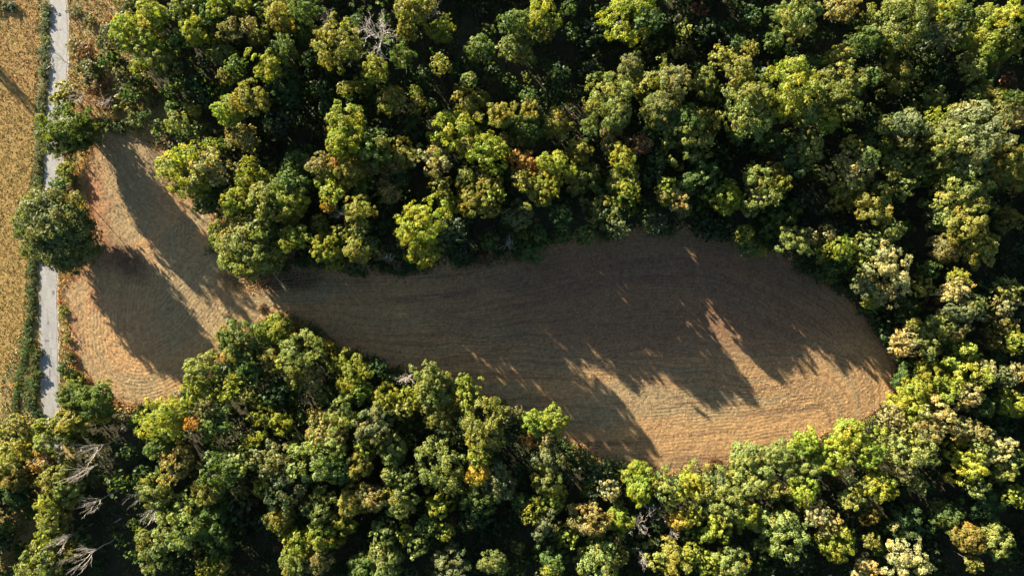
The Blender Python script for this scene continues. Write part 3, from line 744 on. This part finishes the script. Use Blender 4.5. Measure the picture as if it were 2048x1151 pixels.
def crown_dims(px, py, r, H):
    """world base x, y, crown radius, half height and centre height"""
    rw = r * S * 0.94
    hz = min(rw * 1.18, H * .46)
    zc = H - hz
    zs = zc + .35 * hz
    x, y = lift(px, py, zs)
    return x, y, rw * 1.10, hz, zc

def make_tree(i, px, py, r, c, H):
    rr = random.Random(1000 + i)
    x, y, rw, hz, zc = crown_dims(px, py, r, H)
    root = bpy.data.objects.new("broadleaf_tree", None); col.objects.link(root)
    root.empty_display_size = 1.0
    root.location = (x, y, 0)
    tag(root, labels[i], "tree", "trees of the wood around the field")
    t = link("trunk", rr.choice(TRUNKS), root)
    th = zc + hz * .55
    t.scale = (th * (.9 + .25 * rr.random()), ) * 2 + (th,)
    t.rotation_euler.z = rr.uniform(0, 6.28)
    kind = rr.choice(SHAPES[c])
    if c in 'kq': kind = "oak"
    elif c == 'm': kind = "bushy"
    elif c == 'v': kind = "plume"
    elif r > 38 and kind in ("lobed", "cluster", "spread"): kind = "broad"
    cr = link("crown", rr.choice(KINDS[kind]), root)
    cr.location = (0, 0, zc)
    q = rr.uniform(.9, 1.12)
    cr.scale = (rw * q, rw / q, hz)
    cr.rotation_euler = (rr.uniform(-.1, .1), rr.uniform(-.1, .1), rr.uniform(0, 6.28))
    b = rr.uniform(1.12, 1.40) * (1.12 if px > 1150 and py > 800 else 1.0); hs = rr.uniform(-.05, .06)
    k = COLS[c]
    cr.color = (k[0] * b * (1 + hs), k[1] * b, k[2] * b * (1 - hs), 1)
    return root
for i in sorted(single):
    make_tree(i, *TREES[i])

# ---------------------------------------------------------------- every other tree: smaller, lower or outside the frame, one mass
def under_story():
    rr = np.random.default_rng(77)
    low = []
    for s in range(5):
        V, C = crown_arrays("spread" if s % 2 else "ragged", 600 + s, leaf=.17, per=3, dens=.22, least=2)
        low.append((V, C))
    big = []
    for s in range(4):
        V, C = crown_arrays("lobed" if s % 2 else "cluster", 650 + s, leaf=.115, per=4, dens=.42, least=3)
        big.append((V, C))
    VV, CC = [], []
    def put(tpl, x, y, zc, rw, hz, c):
        V, C = tpl
        a = rr.uniform(0, 6.28); ca, sa = math.cos(a), math.sin(a)
        P = np.stack([(V[:, 0] * ca - V[:, 1] * sa) * rw + x, (V[:, 0] * sa + V[:, 1] * ca) * rw + y, V[:, 2] * hz + zc], -1)
        VV.append(P); CC.append(np.clip(C, .3, 2) * np.array(c) * rr.uniform(.8, 1.2))
    trunks_at = []
    for i in range(len(TREES)):
        if i not in single:
            px, py, r, c, H = TREES[i]
            x, y, rw, hz, zc = crown_dims(px, py, r, H)
            put(big[rr.integers(4)], x, y, zc, rw, hz, COLS[c]); trunks_at.append((x, y, zc, H))
    T = np.array([(*crown_dims(*t[:3], t[4])[:2], crown_dims(*t[:3], t[4])[2]) for t in TREES])
    def open_land(px, py):
        lim = np.interp(py, [-450, 0, 100, 170, 230, 262], [250, 235, 215, 240, 290, 330])
        o = (py < 262) & (px < lim)
        o |= (py >= 262) & (py < 800) & (px < 150) | (px < 118) & (py < 850)
        o |= (np.abs(px - road_x(py)) < 24) | (px > 222) & (px < 272) & (py > 815)
        return o
    # young trees between the crowns
    pts = []
    CX = rr.uniform(-60, 2110, 26000); CY = rr.uniform(-60, 1210, 26000)
    ok = ~open_land(CX, CY) & ~((CX < 20) & (CY < 880)) & ~inside(FIELD, CX, CY) & (dist_line(FIELD, CX, CY, True) > 13)
    GX, GY = gx(CX[ok]), gy(CY[ok])
    free = np.ones(len(GX), bool)
    for a, b, q in T: free &= (GX - a) ** 2 + (GY - b) ** 2 > (q * .42) ** 2
    kept = np.full((1500, 2), 1e6)
    for x, y in zip(GX[free], GY[free]):
        if ((kept[:len(pts) + 1, 0] - x) ** 2 + (kept[:len(pts) + 1, 1] - y) ** 2).min() < 3.7 ** 2: continue
        kept[len(pts)] = (x, y); pts.append((x, y))
        if len(pts) >= 1200: break
    for x, y in pts:
        rw = rr.uniform(2.2, 4.4); H = rr.uniform(5, 15); hz = min(rw * 1.2, H * .46)
        c = [COLS['d'], COLS['D'], COLS['g'], COLS['d'], COLS['n'], COLS['p']][rr.choice(6, p=[.34, .26, .2, .1, .03, .07])]
        put(low[rr.integers(5)], x, y, H - hz, rw, hz, c); trunks_at.append((x, y, H - hz, H))
    # the wood goes on outside the frame (and throws its shade in from the top)
    out = []
    for _ in range(9000):
        px = rr.uniform(-150, 2300); py = rr.uniform(-430, 1330)
        if 0 < px < 2048 and -25 < py < 1176: continue
        if px < 0 and py < 790: continue
        if open_land(px, py): continue
        x, y = gx(px), gy(py)
        if out and min((x - a) ** 2 + (y - b) ** 2 for a, b in out) < 9.2 ** 2: continue
        if min((T[:, 0] - x) ** 2 + (T[:, 1] - y) ** 2) < 6.5 ** 2: continue
        out.append((x, y))
        if len(out) > 330: break
    for x, y in out:
        rw = rr.uniform(4.5, 7); H = rr.uniform(15, 22); hz = min(rw * 1.15, H * .45)
        c = COLS["gpoypgD"[rr.integers(7)]]
        put(big[rr.integers(4)], x, y, H - hz, rw, hz, c); trunks_at.append((x, y, H - hz, H))
    # a slim tree standing out in the crop, beyond the frame: its shade crosses the rows
    put(big[0], gx(-178), gy(-55), 11, 1.9, 8, COLS['g']); trunks_at.append((gx(-178), gy(-55), 11, 19))
    for (a, b, r_, h) in ((6, 4, 2.2, 1.6), (-4, 16, 2.0, 1.5)):
        put(low[1], gx(a), gy(b), h * .5, r_, h * .5, COLS['d'])
    # their trunks, in the same mass
    tv, tf = [], []
    V = np.concatenate(VV); C = np.concatenate(CC)
    F = np.arange(len(V)).reshape(-1, 4)
    n0 = len(V); off = 0
    for x, y, zc, H in trunks_at:
        v, f = tube([(x, y, -.1), (x, y, zc * .6), (x, y, zc + .25 * (H - zc))], [.012 * H, .009 * H, .003 * H], 4)
        tv += v; tf += [tuple(q + n0 + off for q in g) for g in f]; off += len(v)
    V = np.concatenate([V, np.array(tv)]); C = np.concatenate([C, np.full((len(tv), 3), .06)])
    F = np.concatenate([F, np.array(tf)])
    o = link("understory_trees", mesh_np("understory_trees", V, F, M_leaf, C))
    tag(o, "young and shaded trees filling the gaps between the larger crowns", kind="stuff")
under_story()

def undergrowth():
    """leaves of brambles and saplings on the floor of the wood"""
    rr = np.random.default_rng(31)
    n = 27000
    px = rr.uniform(-60, 2110, n); py = rr.uniform(-60, 1210, n)
    lim = np.interp(py, [-60, 0, 100, 170, 230, 262, 300, 800, 830, 860], [250, 235, 215, 240, 290, 330, 150, 150, 130, -70])
    k = (px > lim) & (np.abs(px - road_x(py)) > ROAD_HW + 6)
    px, py = px[k], py[k]
    k = ~inside(FIELD, px, py)
    px, py = px[k], py[k]
    k = fbm(px * .03, py * .03, 3) > .42
    px, py = px[k], py[k]
    f = np.array(FIELD); i = rr.integers(0, len(f), 9000); u = rr.random((9000, 1))
    q = f[i] * (1 - u) + f[(i + 1) % len(f)] * u + rr.normal(0, 6, (9000, 2))
    kk = (fbm(q[:, 0] * .035 + 5, q[:, 1] * .035, 3) > .5) & (q[:, 0] > 200)
    px = np.concatenate([px, q[kk, 0]]); py = np.concatenate([py, q[kk, 1]]); m = len(px); per = 7
    h = rr.uniform(.3, 2.2, m)
    c = np.repeat(np.stack([gx(px), gy(py), h], -1), per, 0)
    N_ = m * per
    d = rr.normal(size=(N_, 3)) * np.array([.8, .8, .35]); c = c + d; c[:, 2] = np.clip(c[:, 2], .12, None)
    nrm = rr.normal(0, .5, (N_, 3)) + np.array([0, 0, .8]); nrm /= np.linalg.norm(nrm, axis=1)[:, None]
    t = np.cross(nrm, rr.normal(size=(N_, 3))); t /= np.linalg.norm(t, axis=1)[:, None] + 1e-9
    b = np.cross(nrm, t); a_ = rr.uniform(.28, .55, (N_, 1)); b_ = a_ * .65
    V = np.stack([c - t * a_, c + b * b_, c + t * a_, c - b * b_], 1).reshape(-1, 3)
    kind = rr.random(m)
    base = np.where((kind < .55)[:, None], COLS['d'], np.where((kind < .8)[:, None], COLS['g'], np.where((kind < .93)[:, None], COLS['D'], COLS['n'])))
    C = np.repeat(base * rr.uniform(.7, 1.3, (m, 1)), per * 4, 0)
    o = link("undergrowth", mesh_np("undergrowth", V, np.arange(N_ * 4).reshape(-1, 4), M_leaf, C))
    tag(o, "dark leafy brambles and saplings covering the floor of the wood", kind="stuff")
undergrowth()

# ---------------------------------------------------------------- shrubs: along the road, in the scrub, on the field's fringe
SHRUB_MESH = [crown_mesh("ragged", 700 + i, per=8, leaf=.085, dens=.7) for i in range(4)] + [crown_mesh("plume", 720 + i, per=7, leaf=.08, dens=.7) for i in range(2)]
def stem_mesh(seed):
    r = np.random.default_rng(seed); T = []
    for i in range(6):
        a = i * 1.05 + r.uniform(-.3, .3); l = r.uniform(.5, .8)
        T.append(tube([(0, 0, -.02), (math.cos(a) * .15, math.sin(a) * .15, .4 * l), (math.cos(a) * .5 * l, math.sin(a) * .5 * l, l)], [.035, .025, .008], 4))
    return join_tubes(T, "stems", M_bark)
STEMS = [stem_mesh(800), stem_mesh(801)]
SHRUBS = []
def add_shrub(px, py, r, c, H, text, plume=False): SHRUBS.append((px, py, r, c, H, text, plume))
for px, py, r, c, H, t in [
    (172, 104, 20, 'n', 4.5, "rust brown brush above the bare roadside tree's dark patch"), (196, 172, 22, 'n', 5, "broad brown brush in the shaded middle of the scrub"), (214, 208, 17, 'n', 4, "brown brush beside the small bare white tree"),
    (228, 112, 13, 'o', 2.2, "small olive shrub in the tan scrub, uphill of the brush"), (178, 40, 12, 'o', 1.8, "low olive shrub near the top of the scrub"), (150, 22, 12, 'k', 1.6, "low dark shrub close to the road's upper end"),
    (148, 92, 17, 't', 2.6, "grey-tan shrub beside the upper road bend"), (180, 140, 27, 'k', 6, "dark olive shrub in the shade beside the bare roadside tree"), (212, 60, 14, 'P', 2.6, "grey-green shrub in the tan scrub above the field"),
    (243, 150, 20, 't', 2.8, "tan shrub between the scrub and the yellow-green trees"), (258, 203, 27, 'o', 4.5, "broad olive shrub at the top of the field"), (264, 245, 18, 'p', 3.5, "bright pale green shrub at the field's upper tip"),
    (300, 196, 18, 't', 3, "thin tan shrub at the wood's edge above the field"), (296, 168, 16, 'p', 4, "pale green shrub under the wood above the field"), (345, 178, 17, 'p', 5, "pale shrub lit against the dark upper wood"),
    (130, 190, 27, 'o', 10, "yellow-olive small tree hanging over the road with bare stems"), (128, 341, 22, 'y', 4, "yellow shrub on the verge between the two road trees"), (146, 372, 14, 'n', 2, "rust shrub at the field edge by the great round tree"),
    (133, 742, 19, 'g', 4, "dark green shrub on the verge by the lower field bend"), (147, 760, 18, 'y', 4, "yellow-green shrub at the lower bend of the field"), (127, 622, 9, 'y', 1.6, "small yellow shrub on the verge by the field gate"),
    (136, 680, 8, 'o', 1.6, "little olive shrub midway down the verge"), (140, 712, 10, 'k', 2, "little dark shrub above the lower verge shrubs"), (430, 460, 20, 'y', 4.5, "yellow-green shrub under the round tree at the neck"),
    (420, 498, 10, 'P', 2.5, "silvery small shrub at the foot of the round neck tree"), (575, 648, 20, 't', 3.5, "tan thin shrub at the tip of the lower wood"), (610, 657, 16, 't', 3, "tan shrub second from the tip of the lower wood"),
    (640, 690, 15, 'k', 3.5, "dark olive shrub on the sunlit edge below the neck"), (968, 516, 14, 'n', 3, "rust brown shrub at the field's upper edge"), (735, 738, 17, 'b', 4, "bronze shrub on the shaded lower field edge"),
    (1165, 905, 17, 'n', 3, "rust shrub in the corner of the field's lower edge"), (1178, 925, 15, 'k', 3, "dark shrub behind the rust one on the lower field edge"), (1425, 925, 14, 'n', 2.6, "brown thin shrub on the field's lower sunlit edge"),
    (1450, 945, 16, 't', 3, "tan shrub on the field's lower sunlit edge"), (1690, 1010, 20, 'n', 3, "russet shrub in the gap of the lower wood"), (1665, 955, 16, 'n', 3, "reddish shrub under the lime trees of the lower wood"),
    (250, 838, 18, 'k', 4, "dark olive shrub below the field's rounded end"), (285, 825, 18, 'm', 4, "yellow-green shrub on the rim of the field's rounded end"), (285, 930, 20, 'D', 4, "grey-green shrub in the dark lane of the lower wood"),
    (262, 950, 14, 'D', 3, "small grey shrub in the dark lane of the lower wood"), (525, 615, 9, 'n', 1.2, "low rust shrub on the neck of the field"), (200, 880, 18, 'o', 5, "olive shrub beneath the topmost leaning dead tree"),
    (1290, 950, 12, 'y', 3, "small yellow shrub on the field's lowest edge"), (20, 850, 22, 't', 4, "tan shrub at the crop's lower end"), (30, 880, 24, 'w', 5, "pale cream shrub at the crop's lower end"),
    (22, 12, 13, 'd', 1.4, "dark green shrub in the crop's upper corner")]:
    add_shrub(px, py, r, c, H, t, c in 'tnw')
# the green hedge line between crop and road: shrub after shrub
hrr = random.Random(5)
HN = ["first", "second", "third", "fourth", "fifth", "sixth", "seventh", "eighth", "ninth", "tenth", "eleventh", "twelfth", "thirteenth", "fourteenth", "fifteenth", "sixteenth", "seventeenth", "eighteenth", "nineteenth", "twentieth"]
y = 12.0; k = 0
while y < 830:
    x = np.interp(y, [0, 100, 200, 300, 420, 520, 640, 700, 760, 830], [90, 90, 84, 76, 72, 66, 58, 48, 36, 26]) + hrr.uniform(-3.5, 3.5)
    r = hrr.uniform(7, 11.5)
    c = hrr.choice("gmkygm")
    add_shrub(x, y, r, c, hrr.uniform(.55, 1.3), ("hedge", k), False); k += 1
    y += r * 1.35
n_hedge = k
y = 690.0; k2 = 0
while y < 860:
    add_shrub(np.interp(y, [690, 860], [66, 66]) + hrr.uniform(-10, 8), y, hrr.uniform(10, 15), hrr.choice("dgkm"), hrr.uniform(.7, 1.8), ("lower", k2), False); k2 += 1
    y += 15
def nth(k):
    tens = ["", "", "twenty", "thirty", "forty", "fifty", "sixty"]
    return HN[k] if k < 20 else (tens[(k + 1) // 10] + "-" + HN[(k + 1) % 10 - 1] if (k + 1) % 10 else {30: "thirtieth", 40: "fortieth", 50: "fiftieth", 60: "sixtieth"}[k + 1])
for j, (px, py, r, c, H, text, pl) in enumerate(SHRUBS):
    rr = random.Random(3000 + j)
    if isinstance(text, tuple):
        text = f"{CNAME[c]} hedge shrub, {nth(text[1])} from the top between crop and road" if text[0] == "hedge" else f"{CNAME[c]} shrub, {nth(text[1])} down along the lower road's crop side"
        grp = "shrubs of the roadside hedge"
    else: grp = "shrubs of the scrub and field edges"
    rw = r * S
    x, yy = lift(px, py, H * .6)
    root = bpy.data.objects.new("shrub", None); col.objects.link(root); root.location = (x, yy, 0)
    tag(root, text, "shrub", grp)
    s = link("stems", rr.choice(STEMS), root); s.scale = (rw, rw, H * .75); s.rotation_euler.z = rr.uniform(0, 6.28)
    cr = link("crown", rr.choice(SHRUB_MESH[4:] if pl else SHRUB_MESH[:4]), root)
    cr.location = (0, 0, H * .5); q = rr.uniform(.85, 1.2); cr.scale = (rw * q * 1.1, rw / q * 1.1, H * .52); cr.rotation_euler.z = rr.uniform(0, 6.28)
    b = rr.uniform(.85, 1.2); kc = COLS[c]; cr.color = (kc[0] * b, kc[1] * b, kc[2] * b, 1)

# ---------------------------------------------------------------- dead and bare trees
def grow(r, p, d, length, rad, depth, T, spread, bend=.22):
    """one branch and its children; tubes are appended to T"""
    n = 4; pts = [p]; rr_ = [rad]; q = np.array(p, float); dv = np.array(d, float)
    for i in range(n):
        dv = dv + r.normal(0, bend, 3) + np.array([0, 0, .06]); dv /= np.linalg.norm(dv)
        q = q + dv * length / n; pts.append(q.copy()); rr_.append(rad * (1 - .72 * (i + 1) / n))
        if depth > 0 and i >= 0:
            for _ in range(1 if depth == 1 and i < 1 else r.integers(1, 3)):
                u = np.cross(dv, r.normal(size=3)); u /= np.linalg.norm(u) + 1e-9
                a = r.uniform(.45, .95) * spread
                grow(r, q.copy(), dv * math.cos(a) + u * math.sin(a), length * r.uniform(.38, .62), max(rr_[-1] * .7, .04), depth - 1, T, spread, bend)
    T.append(tube(pts, rr_, 5 if depth > 1 else 3))

def bare_proto(seed, n_limb, spread, up, H=20.0, mat=None, bend=.22):
    mat = mat or M_dead
    """meshes of one bare tree about 20 m tall: trunk and a list of limbs"""
    r = np.random.default_rng(seed)
    tr = join_tubes([tube([(0, 0, -.1), (.35 * r.normal(), .35 * r.normal(), H * .2), (.3 * r.normal(), .3 * r.normal(), H * .35), (.17, .05, H * .5), (.15, 0, H * .72)], [.36, .27, .22, .18, .08], 7)], "dead_trunk", mat)
    limbs = []
    for i in range(n_limb):
        T = []
        az = i * 2.399 + r.uniform(-.3, .3); z = H * r.uniform(.42, .70)
        el = r.uniform(*up)
        d = np.array([math.cos(az) * math.cos(el), math.sin(az) * math.cos(el), math.sin(el)])
        grow(r, np.array([.17, .05, z]), d, H * r.uniform(.28, .40), .14, 2, T, spread, bend)
        limbs.append(join_tubes(T, "dead_limb", mat))
    return tr, limbs
BARE = [bare_proto(900, 11, .8, (.15, 1.0), mat=M_silver), bare_proto(901, 7, 1.1, (.2, 1.3)), bare_proto(902, 7, 1.0, (.35, 1.35)), bare_proto(903, 8, 1.1, (.1, 1.1)), bare_proto(904, 5, 1.2, (.1, 1.2)), bare_proto(905, 9, .9, (.4, 1.4)), bare_proto(906, 6, .5, (.7, 1.35), bend=.11), bare_proto(907, 5, .55, (.6, 1.3), bend=.12), bare_proto(908, 7, .5, (.75, 1.4), bend=.10)]
# seen crown centre (x, y), height, spread scale, prototype, label
BARES = [
    (757, 68, 25, .98, 0, "big silver dead tree with wide bare branches in the upper wood"), (652, 36, 19, .55, 1, "small bare tree with grey twigs beside the big olive crown"), (868, 14, 19, .5, 1, "bare tan-grey tree at the top edge behind olive crowns"),
    (678, 426, 17, .60, 3, "bare dark-limbed tree between crowns above the field's neck"), (783, 517, 12, .48, 0, "small bare tree at the upper field edge beside yellow crowns"), (752, 503, 10, .35, 1, "smallest grey bare tree at the field's upper edge"),
    (815, 757, 16, .55, 0, "white bare tree standing at the shaded lower field edge"), (1016, 488, 11, .50, 3, "pale dead tree alone at the field's upper edge"), (1298, 1022, 15, .55, 3, "upper tree of the bare grey pair"),
    (1279, 1052, 16, .55, 0, "lower tree of the bare grey pair"), (1407, 1014, 14, .50, 1, "bare grey tree between pale crowns beside the golden tree"), (1343, 1061, 13, .42, 3, "bare dull tree down and left of the golden tree"),
    (1287, 1108, 15, .55, 0, "bare tree with tan twigs below the bare grey pair"), (610, 797, 12, .4, 1, "bare grey tree in the shade below the field's neck"), (735, 782, 14, .42, 1, "bare twiggy tree beside the lime crown under the neck"),
    (1787, 590, 17, .5, 1, "bare-limbed tree at the blunt end of the field"), (1905, 590, 19, .5, 0, "bare pale tree rising through a cream crown by the edge"), (1810, 678, 16, .45, 3, "bare-limbed tree among cream crowns by the field's end"),
    (890, 325, 20, .42, 1, "white bare limbs rising through a cream crown in the upper wood"),
    (118, 118, 15, .55, 2, "bare tree leaning over the road at its upper bend"), (152, 192, 14, .5, 2, "bare white tree beside the road above the first road tree"), (207, 203, 11, .42, 2, "small bare white tree in the shade of the scrub"),
    (187, 897, 23, .60, 2, "topmost of the leaning dead trees beside the dark lane"), (170, 940, 23, .62, 2, "second from the top of the leaning dead trees by the dark lane"), (180, 1010, 23, .60, 1, "third from the top of the leaning dead trees by the dark lane"),
    (172, 1112, 24, .75, 2, "lowest of the leaning dead trees by the dark lane"), (128, 1078, 21, .5, 1, "greyish dead tree between the lower leaning dead trees"), (305, 1020, 20, .62, 1, "dead tree across the dark lane from the leaning ones"),
    (272, 993, 18, .4, 2, "small dead tree on the far side of the dark lane"), (90, 920, 17, .5, 1, "bare-twigged tree beside the orange crown by the lower road"), (1695, 915, 15, .4, 1, "bare grey tree among the lime crowns"), (1640, 1030, 17, .42, 0, "bare tree over the cream crown in the lower wood"),
]
for j, (px, py, H, w, k, text) in enumerate(BARES):
    rr = random.Random(4000 + j)
    x, y = lift(px, py, H * .78)
    root = bpy.data.objects.new("bare_tree", None); col.objects.link(root); root.location = (x, y, 0)
    root.scale = (w * 20 / 20, w, H / 20.0); root.rotation_euler.z = rr.uniform(0, 6.28)
    tag(root, text, "bare tree", "dead and bare trees")
    tr, limbs = BARE[(6 + j % 3 if 'lean' in text or 'dark lane' in text else 1 + (k + 2 * (j % 2)) % 5) if j else 0]
    link("trunk", tr, root)
    for L in limbs: link("limb", L, root)

# fallen wood
def log(px, py, px2, py2, rad, text):
    x1, y1, x2, y2 = gx(px), gy(py), gx(px2), gy(py2)
    L = math.hypot(x2 - x1, y2 - y1)
    T = [tube([(0, 0, 0), (L * .35, .08, .05), (L * .7, -.05, .1), (L, .1, .15)], [rad, rad * .9, rad * .7, rad * .35], 8),
         tube([(L * .55, 0, .1), (L * .68, .5, .35), (L * .78, .8, .4)], [rad * .4, rad * .28, .03], 5), tube([(L * .75, 0, .1), (L * .86, -.4, .3), (L * .95, -.8, .2)], [rad * .35, rad * .2, .03], 5)]
    o = link("fallen_log", join_tubes(T, "fallen_log", M_dead)); o.location = (x1, y1, rad + .1); o.rotation_euler.z = math.atan2(y2 - y1, x2 - x1)
    tag(o, text, "log", "fallen wood")
log(267, 847, 241, 859, .30, "pale fallen log lying in the dark lane below the field")
log(243, 1035, 229, 1044, .25, "short pale fallen log deep in the dark lane")
log(532, 528, 578, 586, .16, "long thin dead trunk fallen onto the dark patch at the neck")  # added trunk, drawn along the line of a dead tree's cast shadow
